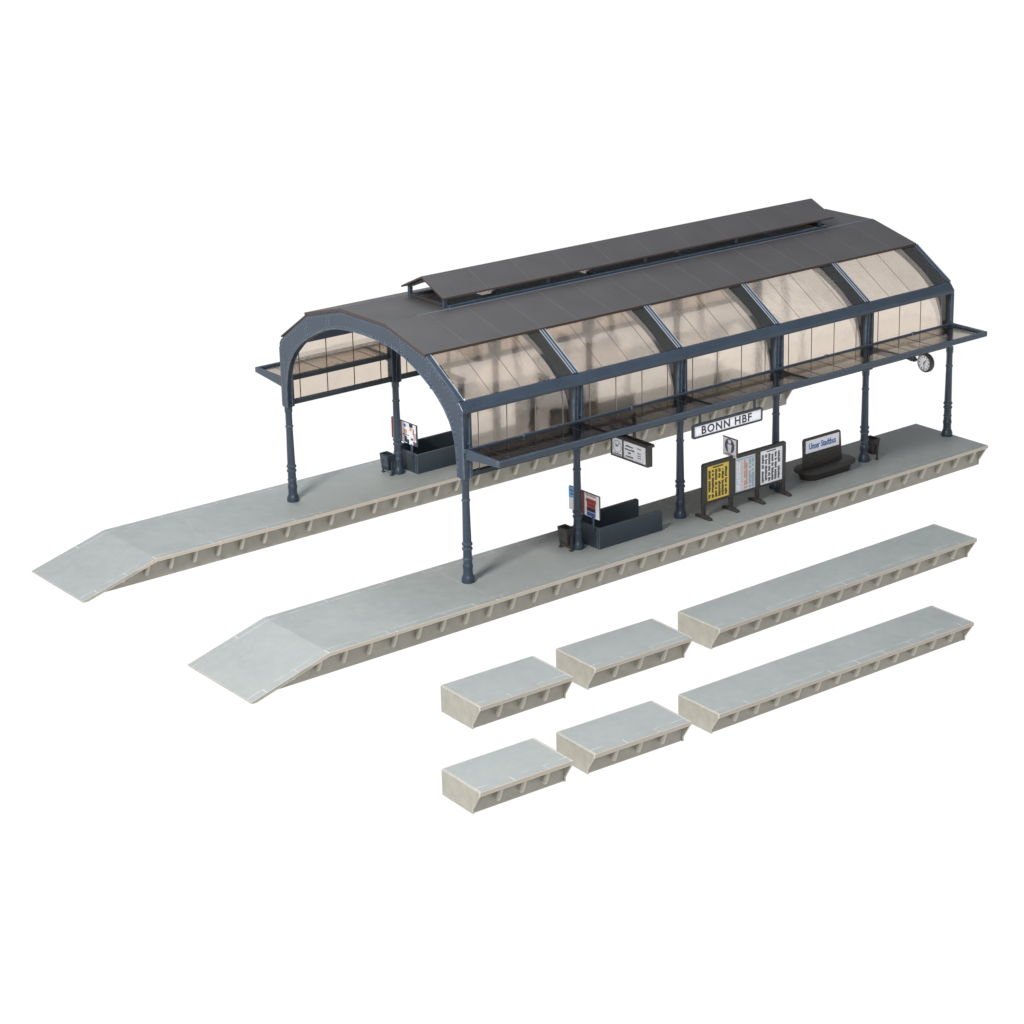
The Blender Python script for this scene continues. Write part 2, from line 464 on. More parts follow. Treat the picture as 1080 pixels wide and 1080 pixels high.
# arched frames
def resample(pts, n):
    seg = [math.dist(pts[i], pts[i + 1]) for i in range(len(pts) - 1)]; T = sum(seg); res = []
    for k in range(n):
        d = T * k / (n - 1); i = 0
        while i < len(seg) - 1 and d > seg[i]: d -= seg[i]; i += 1
        f = min(1, d / seg[i]); res.append((pts[i][0] + (pts[i + 1][0] - pts[i][0]) * f, pts[i][1] + (pts[i + 1][1] - pts[i][1]) * f))
    return res
in_half = [(.048, ZB), (.050, 1.08), (.062, 1.193), (.086, 1.275), (.121, 1.345), (.183, 1.425), (.261, 1.496), (.322, 1.541), (.395, 1.583), (.52, 1.648), (.66, 1.703), (.80, 1.735), (.967, 1.754), (C, 1.758)]
inner = in_half + mir(in_half[:-1])
out_half = [(-.028, ZB), (-.028, 1.46), (-.004, ZE), (W2, Z2), (W3, Z3)]
outer = out_half + mir(out_half)
# matched stations: param by key pairs
def strip_pairs():
    ks_o = [0, 1, 2, 3, 4]
    # inner breakpoints matched to outer vertices
    ib = [0, 4, 5, 8, 11]
    op, ip = [], []
    for a in range(4):
        so = resample([out_half[a], out_half[a + 1]], 9 if a != 1 else 3)
        si = resample(in_half[ib[a]:ib[a + 1] + 1], 9 if a != 1 else 3)
        op += so[:-1]; ip += si[:-1]
    so = resample([out_half[4], (C, Z3)], 6); si = resample(in_half[11:], 6)
    op += so; ip += si
    return op + mir(op[:-1]), ip + mir(ip[:-1])
OP, IP = strip_pairs()
def frame_mesh(th=.018, end=False, side=-1):
    mb = MB(); n = len(OP)
    vs = [(-th, *p) for p in OP] + [(-th, *p) for p in IP] + [(th, *p) for p in OP] + [(th, *p) for p in IP]
    fs = []
    for i in range(n - 1):
        fs += [(i, n + i, n + i + 1, i + 1), (2 * n + i, 2 * n + i + 1, 3 * n + i + 1, 3 * n + i),
               (i, i + 1, 2 * n + i + 1, 2 * n + i), (n + i, 3 * n + i, 3 * n + i + 1, n + i + 1)]
    fs += [(0, 2 * n, 3 * n, n), (n - 1, 2 * n - 1, 4 * n - 1, 3 * n - 1)]
    mb.add(vs, fs)
    # flange along the inner curve
    r0 = IP; c_ = [(y + (oy - y) * min(1, .010 / max(1e-6, math.dist((y, z), (oy, oz)))), z + (oz - z) * min(1, .010 / max(1e-6, math.dist((y, z), (oy, oz))))) for (y, z), (oy, oz) in zip(IP, OP)]
    w = th + .006; vs = []; fs = []
    for lst, xx in ((r0, -w), (c_, -w), (r0, w), (c_, w)): vs += [(xx, *p) for p in lst]
    for i in range(n - 1):
        fs += [(i, i + 1, n + i + 1, n + i), (2 * n + i, 3 * n + i, 3 * n + i + 1, 2 * n + i + 1), (i, 2 * n + i, 2 * n + i + 1, i + 1), (n + i, n + i + 1, 3 * n + i + 1, 3 * n + i)]
    mb.add(vs, fs)
    return mb
def rivet_rows(mb, x, sx):
    """rows of studs along the outer and inner edges plus the splice lines"""
    def lerp(i, f):
        i0 = int(i); g = i - i0; i1 = min(i0 + 1, len(OP) - 1)
        o = [OP[i0][k] + (OP[i1][k] - OP[i0][k]) * g for k in (0, 1)]; q = [IP[i0][k] + (IP[i1][k] - IP[i0][k]) * g for k in (0, 1)]
        return (q[0] + (o[0] - q[0]) * f, q[1] + (o[1] - q[1]) * f)
    def row(f):
        pts = [lerp(k * .1, f) for k in range((len(OP) - 1) * 10)]
        acc = 0; last = pts[0]
        for p in pts[1:]:
            acc += math.dist(p, last); last = p
            if acc > .034: acc = 0; mb.rivet((x, *p), (sx, 0, 0), .0046, .0035, 1)
    row(.86); row(.16)
    n = len(OP) - 1
    for k in (17, 23, n - 17, n - 23):
        for dk in (-.35, .35):
            for f in (.25, .4, .55, .7): mb.rivet((x, *lerp(k + dk, f)), (sx, 0, 0), .0044, .0035, 1)
mb = frame_mesh(.018); rivet_rows(mb, -.018, -1)
# splice ridges on the end frame
def shifted(mb, dx):
    mb.v = [(a + dx, b, c) for a, b, c in mb.v]; return mb
shifted(mb, -.012).build('arch_frame', [STEEL, STUD], hall, (-.012, 0, 0), bevel=0)
fr = None
for i in (1, 2, 3, 4):
    if fr is None:
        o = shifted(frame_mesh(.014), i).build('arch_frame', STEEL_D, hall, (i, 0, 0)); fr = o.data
    else:
        o = bpy.data.objects.new('arch_frame', fr); COL.objects.link(o); o.parent = hall; o.location = (i, 0, 0)
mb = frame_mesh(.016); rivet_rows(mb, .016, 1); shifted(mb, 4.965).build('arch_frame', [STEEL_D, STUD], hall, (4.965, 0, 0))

def side_y(side, y):      # side 0 near, 1 far
    return y if side == 0 else D - y
def sprism(mb, prof, x0, x1, side, mi=0): return mb.prism_x([(side_y(side, a), b) for a, b in prof], x0, x1, mi)
def sbox(mb, x0, x1, y0, y1, z0, z1, side, mi=0):
    a, b = sorted((side_y(side, y0), side_y(side, y1))); return mb.box(x0, x1, a, b, z0, z1, mi)

for side in (0, 1):
    # eave beam with a chamfered top
    mb = MB(); sprism(mb, [(-.046, 1.430), (-.052, 1.436), (-.052, 1.461), (-.046, 1.466), (-.008, 1.512), (.012, 1.512), (.012, 1.430)], -.042 if side == 0 else -.010, 4.975, side)
    mb.build('eave_beam', STEEL, hall, (2.5, side_y(side, 0), 1.47), bevel=.0025)
    # lower beam and canopy rail, per bay
    mb = MB()
    for i in range(5): sbox(mb, i + .048, i + .952, -.024, .012, ZB + .004, ZB + .040, side)
    mb.build('lower_beam', STEEL_D, hall, (2.5, side_y(side, 0), ZB), bevel=.0025)
    mb = MB(); sbox(mb, -.03, 4.964, -.052, -.036, 1.158, 1.180, side)
    for i in range(5):
        for q in (.5,): sbox(mb, i + q - .02, i + q + .02, -.058, -.036, 1.160, 1.185, side)
    if side == 1: sbox(mb, -.0, 4.955, -.034, .0, 1.150, 1.188, side)
    mb.build('canopy_rail', STEEL if side == 0 else STEEL_D, hall, (2.5, side_y(side, 0), 1.17), bevel=.002)  # far rail gets the darker plastic: its shadow put into the colour
    # posts with twin flanges
    for i in range(6):
        x = float(i); w = .044
        xa = x - w if i else -.032
        xb = x + w if i < 5 else x - .006
        mb = MB(); sbox(mb, xa, xb, -.026, .028, ZB - .004, 1.432, side)
        for a, b in (((xa, xa + .018), (xa + .026, xa + .042), (xb - .020, xb)) if 0 < i < 5 else ((xa, xa + .022), (xb - .022, xb))):
            sbox(mb, a, b, -.036, -.026, ZB + .002, 1.430, side)
        zz = 1.21
        mb.rivet((x + (.012 if i < 5 else -.030), side_y(side, -.026), zz), (0, -1 if side == 0 else 1, 0), .008, .012)
        mb.rivet((x + (.012 if i < 5 else -.030), side_y(side, -.026), 1.135), (0, -1 if side == 0 else 1, 0), .008, .012)
        mb.build('post', STEEL, hall, (x, side_y(side, 0), ZB), bevel=.002)
    # rafter covers over the sloped glazing
    dy, dz = W2 - .004, Z2 - 1.512; Ls = math.hypot(dy, dz); ny, nz = -dz / Ls, dy / Ls
    for i in range(6):
        x = float(i) + (-.012 if i == 0 else -.036 if i == 5 else 0); w = .024 if 0 < i < 5 else .020
        mb = MB(); p0 = (.004, 1.510); p1 = (W2 - .006, Z2 - .004)
        def off(p, d): return (p[0] + ny * d, p[1] + nz * d)
        sprism(mb, [off(p0, .002), off(p1, .002), off(p1, .014), off(p0, .014)], x - w, x + w, side, 0)
        if 0 < i < 5:
            for a, b in ((x - w - .003, x - w + .002), (x - .004, x + .000), (x + w - .001, x + w + .003)):
                sprism(mb, [off(p0, .014), off(p1, .014), off(p1, .017), off(p0, .017)], a, b, side, 1)
        else:
            sprism(mb, [off(p0, .014), off(p1, .014), off(p1, .017), off(p0, .017)], x + w - .004, x + w, side, 1)
        mb.build('rafter', [STEEL if side == 0 or i else RIM, SILVER if side == 0 or i else RIM], hall, (x, side_y(side, p0[0]), p0[1]), bevel=0)
    # glazing, bay by bay
    for i in range(5):
        a, b = i + .028, i + (.972 if i < 4 else .945)
        mb = MB(); q0 = (.006, 1.513); q1 = (W2 - .002, Z2 + .001)
        def off(p, d): return (p[0] + ny * d, p[1] + nz * d)
        sprism(mb, [off(q0, .001), off(q1, .001), off(q1, .005), off(q0, .005)], a, b, side, 0)
        for q in (.25, .50, .75):
            sprism(mb, [off(q0, .0052), off(q1, .0052), off(q1, .0062), off(q0, .0062)], i + q - .0022, i + q + .0022, side, 1)
        mb.build('sloped_pane', [FILM, LINE], hall, (i + .5, side_y(side, .2), 1.63))
        a, b = i + .046, i + (.954 if i < 4 else .950)
        mb = MB(); sbox(mb, a, b, -.006, -.002, ZB + .042, 1.428, side, 0)
        for q in (.12, .37, .62, .87):
            sbox(mb, i + q - .0028, i + q + .0028, -.0078, -.0062, ZB + .043, 1.427, side, 1)
            sbox(mb, i + q + .0036, i + q + .0056, -.0074, -.0062, ZB + .043, 1.427, side, 2)  # highlight beside each bar, put in as a pale strip
        mb.build('wall_pane', [FILM, LINE, LINE_P], hall, (i + .5, side_y(side, 0), 1.2))
    # canopy frame: outer beam, end beams
    X0, X1, YO = -.022, 4.93, -.425
    if side == 0: XR = 4.965
    else: XR = 4.965
    mb = MB()
    sbox(mb, X0, XR, YO, YO + .022, 1.140, 1.182, side)
    for xa in (X0, XR - .022):
        sprism(mb, [(YO + .022, 1.140), (YO + .022, 1.182), (-.054, 1.182), (-.040, 1.182), (-.040, 1.105)], xa, xa + .022, side)
    for i in (1, 2, 3, 4):
        sprism(mb, [(YO + .022, 1.142), (YO + .022, 1.156), (-.040, 1.156), (-.040, 1.10)], i - .008, i + .008, side)
    mb.build('canopy_frame', STEEL, hall, (2.5, side_y(side, YO), 1.16), bevel=.002)
    for i in range(5):
        mb = MB(); a = max(X0 + .023, i - .0 + .001); b = min(XR - .023, i + .999)
        sbox(mb, a, b, YO + .023, -.053, 1.160, 1.164, side, 0)
        for q in (.12, .37, .62, .87):
            sbox(mb, i + q - .003, i + q + .003, YO + .024, -.054, 1.1642, 1.166, side, 1)
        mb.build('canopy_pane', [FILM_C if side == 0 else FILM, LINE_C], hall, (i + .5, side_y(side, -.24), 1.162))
# right-hand end: glass edges stand proud of the last frame
# roof slabs
T = .021
def roof_side(side):
    mb = MB(); dy, dz = W3 - W2, Z3 - Z2; L_ = math.hypot(dy, dz); ny, nz = -dz / L_, dy / L_
    a = (W2 - .018, Z2 - .0065 + .004); b = (W3, Z3 + .004)
    prof = [a, b, (b[0] + ny * T * .2, b[1] + T), (a[0] + ny * T, a[1] + nz * T)]
    sprism(mb, prof, -.045, 4.962, side, 0)
    k = 0; x = .333
    while x < 4.9:
        a2 = (a[0] + ny * (T + .0004), a[1] + nz * (T + .0004)); b2 = (b[0] + ny * T * .2, b[1] + T + .0004)
        up = .0014
        sprism(mb, [(a2[0] + .006, a2[1]), (b2[0] - .012, b2[1] - .0025), (b2[0] - .012, b2[1] - .0025 + up), (a2[0] + .006, a2[1] + up)], x - .002, x + .002, side, 1)
        x += .3333
    rim(mb.build('roof_panel', [ROOF, SEAM], hall, (2.5, side_y(side, (W2 + W3) / 2), Z3), bevel=0), RIM)
roof_side(0); roof_side(1)
OY, OX0, OX1 = .185, .58, 4.40
mb = MB(); zt0, zt1 = Z3 + .004, Z3 + .004 + T
ya, yb = W3 + .001, D - W3 - .001
mb.box(-.045, OX0, ya, yb, zt0, zt1); mb.box(OX1, 4.962, ya, yb, zt0, zt1)
mb.box(OX0, OX1, ya, C - OY, zt0, zt1); mb.box(OX0, OX1, C + OY, yb, zt0, zt1)
rim(mb.build('roof_top', ROOF, hall, (2.5, C, Z3)), RIM)
for side in (0, 1):
    mb = MB(); sbox(mb, .25, 4.95, W3 + .006, W3 + .013, zt1, zt1 + .006, side)
    if side == 0: mb.build('gutter_strip', GUT, hall, (2.5, side_y(side, W3), zt1))
    mb = MB(); sbox(mb, .549, 4.43, W3 + .030, W3 + .068, zt1, zt1 + .020, side); mb.build('lantern_kerb', STEEL, hall, (2.5, side_y(side, W3 + .05), zt1), bevel=.002)
# lantern roof
lant = MB()
for x in (.545, 4.60 - .03): pass
MB().box(.520, .548, C - .205, C + .205, zt1, zt1 + .030).build('lantern_kerb', BOARD, hall, (.53, C, zt1), bevel=.002)
MB().box(4.431, 4.452, C - .205, C + .205, zt1, zt1 + .028).build('lantern_kerb', STEEL_D, hall, (4.44, C, zt1), bevel=.002)
AP, EV, HW = 2.108, 1.992, .262
mb = MB()
for s in (-1, 1):
    mb.prism_x([(C, AP), (C + s * HW, EV), (C + s * HW, EV - .014), (C, AP - .015)], .488, 4.50 + .0)
    x = .9
    while x < 4.45:
        mb.prism_x([(C + s * .01, AP - .0040), (C + s * (HW - .006), EV + .0031), (C + s * (HW - .006), EV + .0043), (C + s * .01, AP - .0028)], x - .0018, x + .0018, 1); x += .4
rim(mb.build('lantern_roof', [ROOF, SEAM], hall, (2.5, C, AP)), RIM)
mb = MB(); mb.prism_x([(C - .20, 2.0), (C - .012, 2.082), (C + .012, 2.082), (C + .20, 2.0), (C + .20, 1.985), (C, 2.062), (C - .20, 1.985)], .524, .546)
for x in (1.5, 2.46, 3.43, 4.38):
    mb.prism_x([(C - .20, 2.0), (C - .012, 2.082), (C + .012, 2.082), (C + .20, 2.0), (C + .20, 1.985), (C, 2.062), (C - .20, 1.985)], x - .01, x + .01)
mb.build('lantern_truss', STEEL_D, hall, (.53, C, 2.0))
for x in (.535, 1.495, 2.46, 3.43, 4.38):
    for s in (-1, 1):
        yy = C + s * .214; w = .016
        mb = MB().box(x - w, x + w, yy - .012, yy + .012, zt1 + (.0202 if .54 < x < 4.43 else 0), 2.005)
        mb.build('lantern_post', STEEL, hall, (x, yy, zt1), bevel=.0015)

# ------------------------------------------------------------------ furniture
# stairwell enclosures
def stairwell(label):
    t = thing('stairwell_enclosure', label, 'stairwell', (1.09, 0, HP), 'stairwell enclosures on the platforms')
    th = .022; x0, x1 = 1.092, 1.706; zf = HP + .162
    def wall(prof): return prof
    MB().prism_y([(x0, HP), (x1, HP), (x1, zf - .012), (x1 - .012, zf), (x0, zf)], -.132, -.132 + th).build('front_wall', BOX_, t, (1.09, 0, HP), bevel=.003)
    MB().box(x0, x0 + th, -.132 + th, .118, HP, zf).build('end_wall', BOX_, t, (1.09, 0, HP), bevel=.003)
    MB().prism_y([(x0, HP), (x1 - .015, HP), (x1 - .015, HP + .178), (x1 - .03, HP + .192), (x0, HP + .192)], .118, .118 + th).build('back_wall', BOX_, t, (1.09, 0, HP), bevel=.003)
    MB().box(x0 + th, x1 - .06, -.109, .117, HP + .001, HP + .004).build('dark_opening_panel', BLACK, t, (1.09, 0, HP))  # black panel painting in the dark inside the stairwell
    return t
sw = stairwell('dark blue stairwell enclosure on the nearer platform, left of the notice board')
dup(sw, (1.09, D, HP), 'dark blue stairwell enclosure on the far platform, seen through the open front arch')

# advertising boards on the stairwell end wall (facing -x)
def advert(y0, label, kind):
    X = 1.088
    t = thing('advertising_board', label, 'advert board', (X, y0, HP + .15), 'advertising boards above the stairwells')
    loc = (X, y0, HP + .15)
    def Q(mb): mb.v = [(a, b + y0, c) for a, b, c in mb.v]; return mb
    ya, yb, za, zb = -.142, .205, .418, .597
    Q(MB().box(X, X + .013, ya, yb, za, zb)).build('panel', STEEL_D if kind else BOARD, t, loc, bevel=.002)
    for yy in (-.075, .115):
        Q(MB().prism_x([(yy - .009, HP + .13), (yy + .009, HP + .13), (yy + .009, za + .01), (yy - .009, za + .01)], X - .0085, X - .0005)).build('bracket_leg', STEEL, t, loc)
    mats = [WHITE, RED, NAVY, BLUE, LBLUE, BROWN, PINK, SKIN, BLACK, VIOLET]
    p = MB()
    def rect(u0, u1, v0, v1, mi, lay=1):
        y1_, y0_ = yb - (yb - ya) * u0, yb - (yb - ya) * u1
        p.box(X - .0009 - .0006 * lay, X - .0001 - .0006 * (lay - 1), y0_, y1_, za + (zb - za) * v0, za + (zb - za) * v1, mi)
    if not kind:
        rect(.0, .995, .0, .985, 0, 1)
        rect(.0, .22, .52, .985, 4, 2); rect(.02, .22, .80, .86, 3, 3); rect(.06, .2, .66, .71, 2, 3)
        rect(.17, .24, .18, .50, 1, 2); rect(.40, .52, .0, .985, 5, 2)
        rect(.58, .90, .60, .78, 1, 2); rect(.60, .88, .36, .62, 1, 3); rect(.60, .86, .50, .55, 2, 4)
        rect(.60, .88, .24, .40, 2, 4); rect(.60, .88, .20, .24, 7, 4); rect(.60, .88, .03, .20, 3, 4)
        rect(.56, .90, .87, .985, 6, 2)
        for k in range(5): rect(.58 + k * .065, .62 + k * .065, .80, .86, 0, 4)
        rect(.56, .9, .66, .69, 8, 4)
    else:
        rect(.0, .98, .02, .985, 0, 1)
        rect(.0, .42, .02, .985, 5, 2); rect(.36, .40, .02, .25, 8, 3)
        rect(.50, .60, .80, .88, 4, 2); rect(.52, .57, .77, .90, 3, 3)
        rect(.50, .62, .50, .66, 7, 2); rect(.52, .60, .46, .52, 7, 3); rect(.46, .70, .40, .43, 8, 3)
        rect(.52, .62, .06, .34, 8, 2); rect(.62, .70, .0, .22, 2, 3)
        rect(.72, .86, .84, .985, 8, 2); rect(.74, .82, .66, .84, 7, 3); rect(.86, .90, .52, .80, 5, 2)
        rect(.88, .93, .20, .52, 6, 3); rect(.78, .86, .24, .33, 8, 3); rect(.86, .98, .02, .2, 9, 2); rect(.90, .98, .3, .6, 6, 2)
        for k in range(4): rect(.46 + k * .04, .475 + k * .04, .36 - .03 * (k % 2), .39, 9, 4)
    Q(p).build('poster', mats, t, loc)
    return t
advert(0, 'advert with blue, red and white posters behind the second column of the nearer row', 0)
advert(D, 'advert with brown red margin and figures beside the second column of the far row', 1)

# litter bins
def bin_(cx, cy, label, body_mat=BOARD, z=HP, rot=0):
    t = thing('litter_bin', label, 'litter bin', (cx, cy, z), 'litter bins beside the columns', rot)
    loc = (cx, cy, z)
    def Q(mb): mb.v = [(a + cx, b + cy, c + z) for a, b, c in mb.v]; return mb
    mb = MB()
    o0, o1 = (.034, .050), (.042, .056)
    def ring(hx, hy, zz): return [(-hx, -hy, zz), (hx, -hy, zz), (hx, hy, zz), (-hx, hy, zz)]
    b0, t0 = ring(.027, .045, .040), ring(.038, .056, .172)
    bi, ti = ring(.021, .039, .050), ring(.032, .050, .172)
    vs = b0 + t0 + ti + bi
    fs = [(3, 2, 1, 0)] + [(i, (i + 1) % 4, 4 + (i + 1) % 4, 4 + i) for i in range(4)] + [(4 + i, 4 + (i + 1) % 4, 8 + (i + 1) % 4, 8 + i) for i in range(4)] + \
         [(8 + i, 8 + (i + 1) % 4, 12 + (i + 1) % 4, 12 + i) for i in range(4)] + [(12, 13, 14, 15)]
    mb.add(vs, fs)
    for k in range(5):
        yy = -.036 + k * .018
        mb.add([(-.0345 + .001, yy - .003, .160), (-.0345 + .001, yy + .003, .160), (-.0275, yy + .003, .072), (-.0275, yy - .003, .072),
                (-.0385, yy - .003, .160), (-.0385, yy + .003, .160), (-.031, yy + .003, .072), (-.031, yy - .003, .072)],
               [(4, 7, 6, 5), (0, 4, 5, 1), (3, 2, 6, 7), (0, 3, 7, 4), (1, 5, 6, 2)])
    Q(mb).build('basket', body_mat, t, loc, bevel=.0015)
    for s in (-1, 1):
        mb = MB().box(-.008, .006, s * .062 - .006, s * .062 + .006, .006, .120)
        mb.box(-.016, .014, s * .060 - .012, s * .060 + .012, 0, .010)
        Q(mb).build('leg', body_mat, t, loc, bevel=.0015)
    return t
bin_(.925, .045, 'charcoal litter bin left of the second column on the nearer platform')
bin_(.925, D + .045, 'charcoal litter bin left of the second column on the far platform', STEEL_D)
bin_(4.105, .015, 'charcoal litter bin right of the second last column, beyond the bench')

# notice boards
def text_rows(mb, x0, x1, z0, z1, y, cols, rows, mi, fill=.8, seed=1):
    rnd = random.Random(seed); cw = (x1 - x0) / cols; rh = (z1 - z0) / rows
    for c in range(cols):
        gap = set(rnd.sample(range(rows), max(1, rows // 6)))
        for r in range(rows):
            if r in gap: continue
            w = cw * (.55 + .3 * rnd.random()) * fill
            a = x0 + c * cw + cw * .1; zt = z1 - r * rh
            mb.box(a, a + w, y - .0012, y - .0004, zt - rh * .78, zt, mi)
def notice(y0, label, back=False):
    YB = y0 - .14
    t = thing('notice_board', label, 'notice board', (2.53, YB, HP), 'triple notice boards')
    loc = (2.53, YB, HP)
    legs = [2.112, 2.392, 2.668, 2.948]
    zt, zb = .618, .296
    for lx in legs:
        z_top = zt if lx in (legs[0], legs[3]) else zb - .001
        w = .017
        mb = MB().box(lx - w, lx + w, YB - .010, YB + .010, HP + .004, zb - .001)
        # spreading foot
        mb.prism_x([(YB - .084, HP), (YB + .084, HP), (YB + .084, HP + .018), (YB + .026, HP + .030), (YB - .026, HP + .030), (YB - .084, HP + .018)], lx - .015, lx + .015)
        mb.build('leg', BOARD, t, loc, bevel=.0025)
    mb = MB()
    L0, L1 = legs[0] - .018, legs[3] + .018
    bars = [(L0, legs[0] + .030), (legs[1] - .024, legs[1] + .040), (legs[2] - .024, legs[2] + .026), (legs[3] - .016, L1)]
    for a, b in bars: mb.box(a, b, YB - .013, YB + .013, zb, zt - .030)
    mb.prism_y([(L0, zt - .030), (L1, zt - .030), (L1, zt - .012), (L1 - .012, zt), (L0 + .012, zt), (L0, zt - .012)], YB - .013, YB + .013)
    for (a, b), (c, d) in zip(bars[:-1], bars[1:]): mb.box(b, c, YB - .012, YB + .012, zb, zb + .018)
    mb.build('frame', BOARD, t, loc, bevel=.003)
    cols_ = [(bars[0][1], bars[1][0]), (bars[1][1], bars[2][0]), (bars[2][1], bars[3][0])]
    yf = YB - .0045
    for k, (a, b) in enumerate(cols_):
        mb = MB(); z0, z1 = zb + .018, zt - .030; mb.box(a, b, yf, YB + .006, z0, z1, 0)
        w = b - a
        if k == 0:
            text_rows(mb, a + .012, b - .012, z0 + .015, z1 - .035, yf, 6, 22, 1, .88, 3); mb.box(a + .06, b - .06, yf - .0012, yf - .0004, z1 - .022, z1 - .012, 1)
            mats = [YELLOW, BLACK]
        elif k == 1:
            for ua, ub, mi in ((.06, .26, 1), (.30, .40, 4), (.44, .62, 2), (.66, .96, 3)):
                text_rows(mb, a + w * ua, a + w * ub, z0 + .012, z1 - .03, yf, 2, 24, mi, 1.0, 10 + mi)
            mb.box(a + .01, b - .01, yf - .0012, yf - .0004, z1 - .022, z1 - .014, 3)
            mats = [PALE, WHITE, ORANGE, SKYB, CREAM]
        else:
            text_rows(mb, a + .016, b - .018, z0 + .015, z1 - .035, yf, 6, 22, 1, .88, 8); mb.box(a + .07, b - .07, yf - .0012, yf - .0004, z1 - .020, z1 - .012, 1)
            mats = [WHITE, BLACK]
        if back:
            mb.v = [(q[0], 2 * YB - q[1], q[2]) for q in mb.v]; mb.f = [tuple(reversed(f)) for f in mb.f]
        o = mb.build('timetable', mats, t, loc)
        o['label'] = ['yellow departures timetable', 'pale timetable with orange and blue columns', 'white arrivals timetable'][k]
    if back:
        for a, b in cols_: MB().box(a, b, YB - .0065, YB - .0062 + .0001, zb + .018, zt - .030).build('back_panel', BOARD, t, loc)
    # pictogram sign projecting toward the front from the board top
    if True:
        X = 2.40; ya, yb, za, zb2 = YB - .052, YB + .098, .610, .752
        mb = MB().box(X, X + .006, ya, yb, za, zb2); o = mb.build('pictogram_sign', WHITE, t, loc); o['label'] = 'small white sign with dark oval waiting-figure symbol'
        f = MB().box(X - .002, X + .009, ya - .008, yb + .002, zb2, zb2 + .006); f.box(X - .002, X + .009, ya - .008, ya, za + .01, zb2)
        fo = f.build('sign_frame', BOARD, o, loc)
        e = MB(); cy_, cz_ = (ya + yb) / 2, za + .082; n = 28
        ring = [(cy_ + .053 * math.cos(2 * math.pi * k / n), cz_ + .058 * math.sin(2 * math.pi * k / n)) for k in range(n)]
        e.prism_x(ring, X - .0012, X - .0001, 0)
        e.prism_x([(cy_ + .017 * math.cos(2 * math.pi * k / 14), cz_ + .034 + .017 * math.sin(2 * math.pi * k / 14)) for k in range(14)], X - .0024, X - .0013, 1)
        e.prism_x([(cy_ - .023, cz_ + .012), (cy_ + .023, cz_ + .012), (cy_ + .015, cz_ - .0525), (cy_ - .015, cz_ - .0525)], X - .0024, X - .0013, 1)
        for k in range(9): e.box(X - .0012, X - .0001, yb - .022 - k * .0125 - .008, yb - .022 - k * .0125, za + .008, za + .017 + .002 * (k % 2), 0)
        e.build('symbol', [VIOLET, WHITE], o, loc)
    return t
notice(0, 'charcoal triple notice board with yellow, pale and white timetables on the nearer platform')
notice(D, 'charcoal triple notice board on the far platform, dimly seen through the tinted glazing', True)

# bench with advertising back
bt = thing('bench', 'charcoal oval bench with a white and blue advert on its backrest', 'bench', (3.545, .0, HP))
bl = (3.545, 0, HP)
def stadium(cx, cy, L, W, n=12):
    r = W / 2; h = L / 2 - r
    return [(cx + h + r * math.cos(-math.pi / 2 + math.pi * k / n), cy + r * math.sin(-math.pi / 2 + math.pi * k / n)) for k in range(n + 1)] + \
           [(cx - h + r * math.cos(math.pi / 2 + math.pi * k / n), cy + r * math.sin(math.pi / 2 + math.pi * k / n)) for k in range(n + 1)]
bx, by = 3.545, -.005
a_, b_ = stadium(bx, by, .50, .165), stadium(bx, by, .54, .19)
MB().loft([(x, y, HP) for x, y in a_], [(x, y, HP + .062) for x, y in b_]).build('base', BOARD, bt, bl, smooth=True)
a_, b_ = stadium(bx, by, .60, .235), stadium(bx, by, .57, .215)
mb = MB().loft([(x, y, HP + .063) for x, y in a_], [(x, y, HP + .080) for x, y in a_])
mb.loft([(x, y, HP + .0802) for x, y in a_], [(x, y, HP + .088) for x, y in b_])
mb.build('seat', BOARD, bt, bl, smooth=True)
yb0, yb1 = -.004, .016
mb = MB().prism_y([(3.312, HP + .089), (3.742, HP + .089), (3.722, .500), (3.708, .515), (3.318, .515), (3.303, .500)], yb0, yb1)
for k in range(5):
    z = .376 - k * .023; mb.box(3.325, 3.720, yb0 - .006, yb0 - .0002, z - .012, z)
mb.build('backrest', BOARD, bt, bl, bevel=.0025)
ap = MB().box(3.327, 3.700, yb0 - .003, yb0 - .0004, .394, .497).build('advert_panel', WHITE, bt, bl)
text_mesh('Unser Stadtbus', .072, 'lettering', BLUE, ap, (3.512, yb0 - .0042, .447), (1, 0, 0), (0, 0, 1), fit_w=.30, bold=.0012, depth=.0016)

# station name sign hung under the canopy
st = thing('station_name_sign', 'white BONN HBF name sign in a dark frame hung under the front canopy', 'station sign', (2.1, -.414, 1.06))
sl_ = (2.1, -.414, 1.06)
X0, X1, Z0, Z1, YS = 1.750, 2.447, .957, 1.063, -.414
mb = MB(); f = .014
mb.prism_y([(X0 + .01, Z0), (X1 - .01, Z0), (X1, Z0 + .01), (X1, Z0 + f), (X0, Z0 + f), (X0, Z0 + .01)], YS - .010, YS + .012)
mb.prism_y([(X0, Z1 - f), (X1, Z1 - f), (X1, Z1 - .01), (X1 - .01, Z1), (X0 + .01, Z1), (X0, Z1 - .01)], YS - .010, YS + .012)
mb.box(X0, X0 + f, YS - .010, YS + .012, Z0 + f, Z1 - f); mb.box(X1 - f, X1, YS - .010, YS + .012, Z0 + f, Z1 - f)
mb.build('frame', STEEL_D, st, sl_)
pn = MB().box(X0 + f, X1 - f, YS - .005, YS + .008, Z0 + f, Z1 - f).build('panel', WHITE, st, sl_)
text_mesh('BONN HBF', .084, 'lettering', BLACK, pn, ((X0 + X1) / 2 - .012, YS - .0062, (Z0 + Z1) / 2), (1, 0, 0), (0, 0, 1), fit_w=.50, bold=.0012, depth=.0016, spacing=1.15)
for xx in (1.825, 2.372):
    MB().box(xx - .012, xx + .012, YS - .002, YS + .004, Z1, 1.1405).build('hanger', STEEL_D, st, sl_)

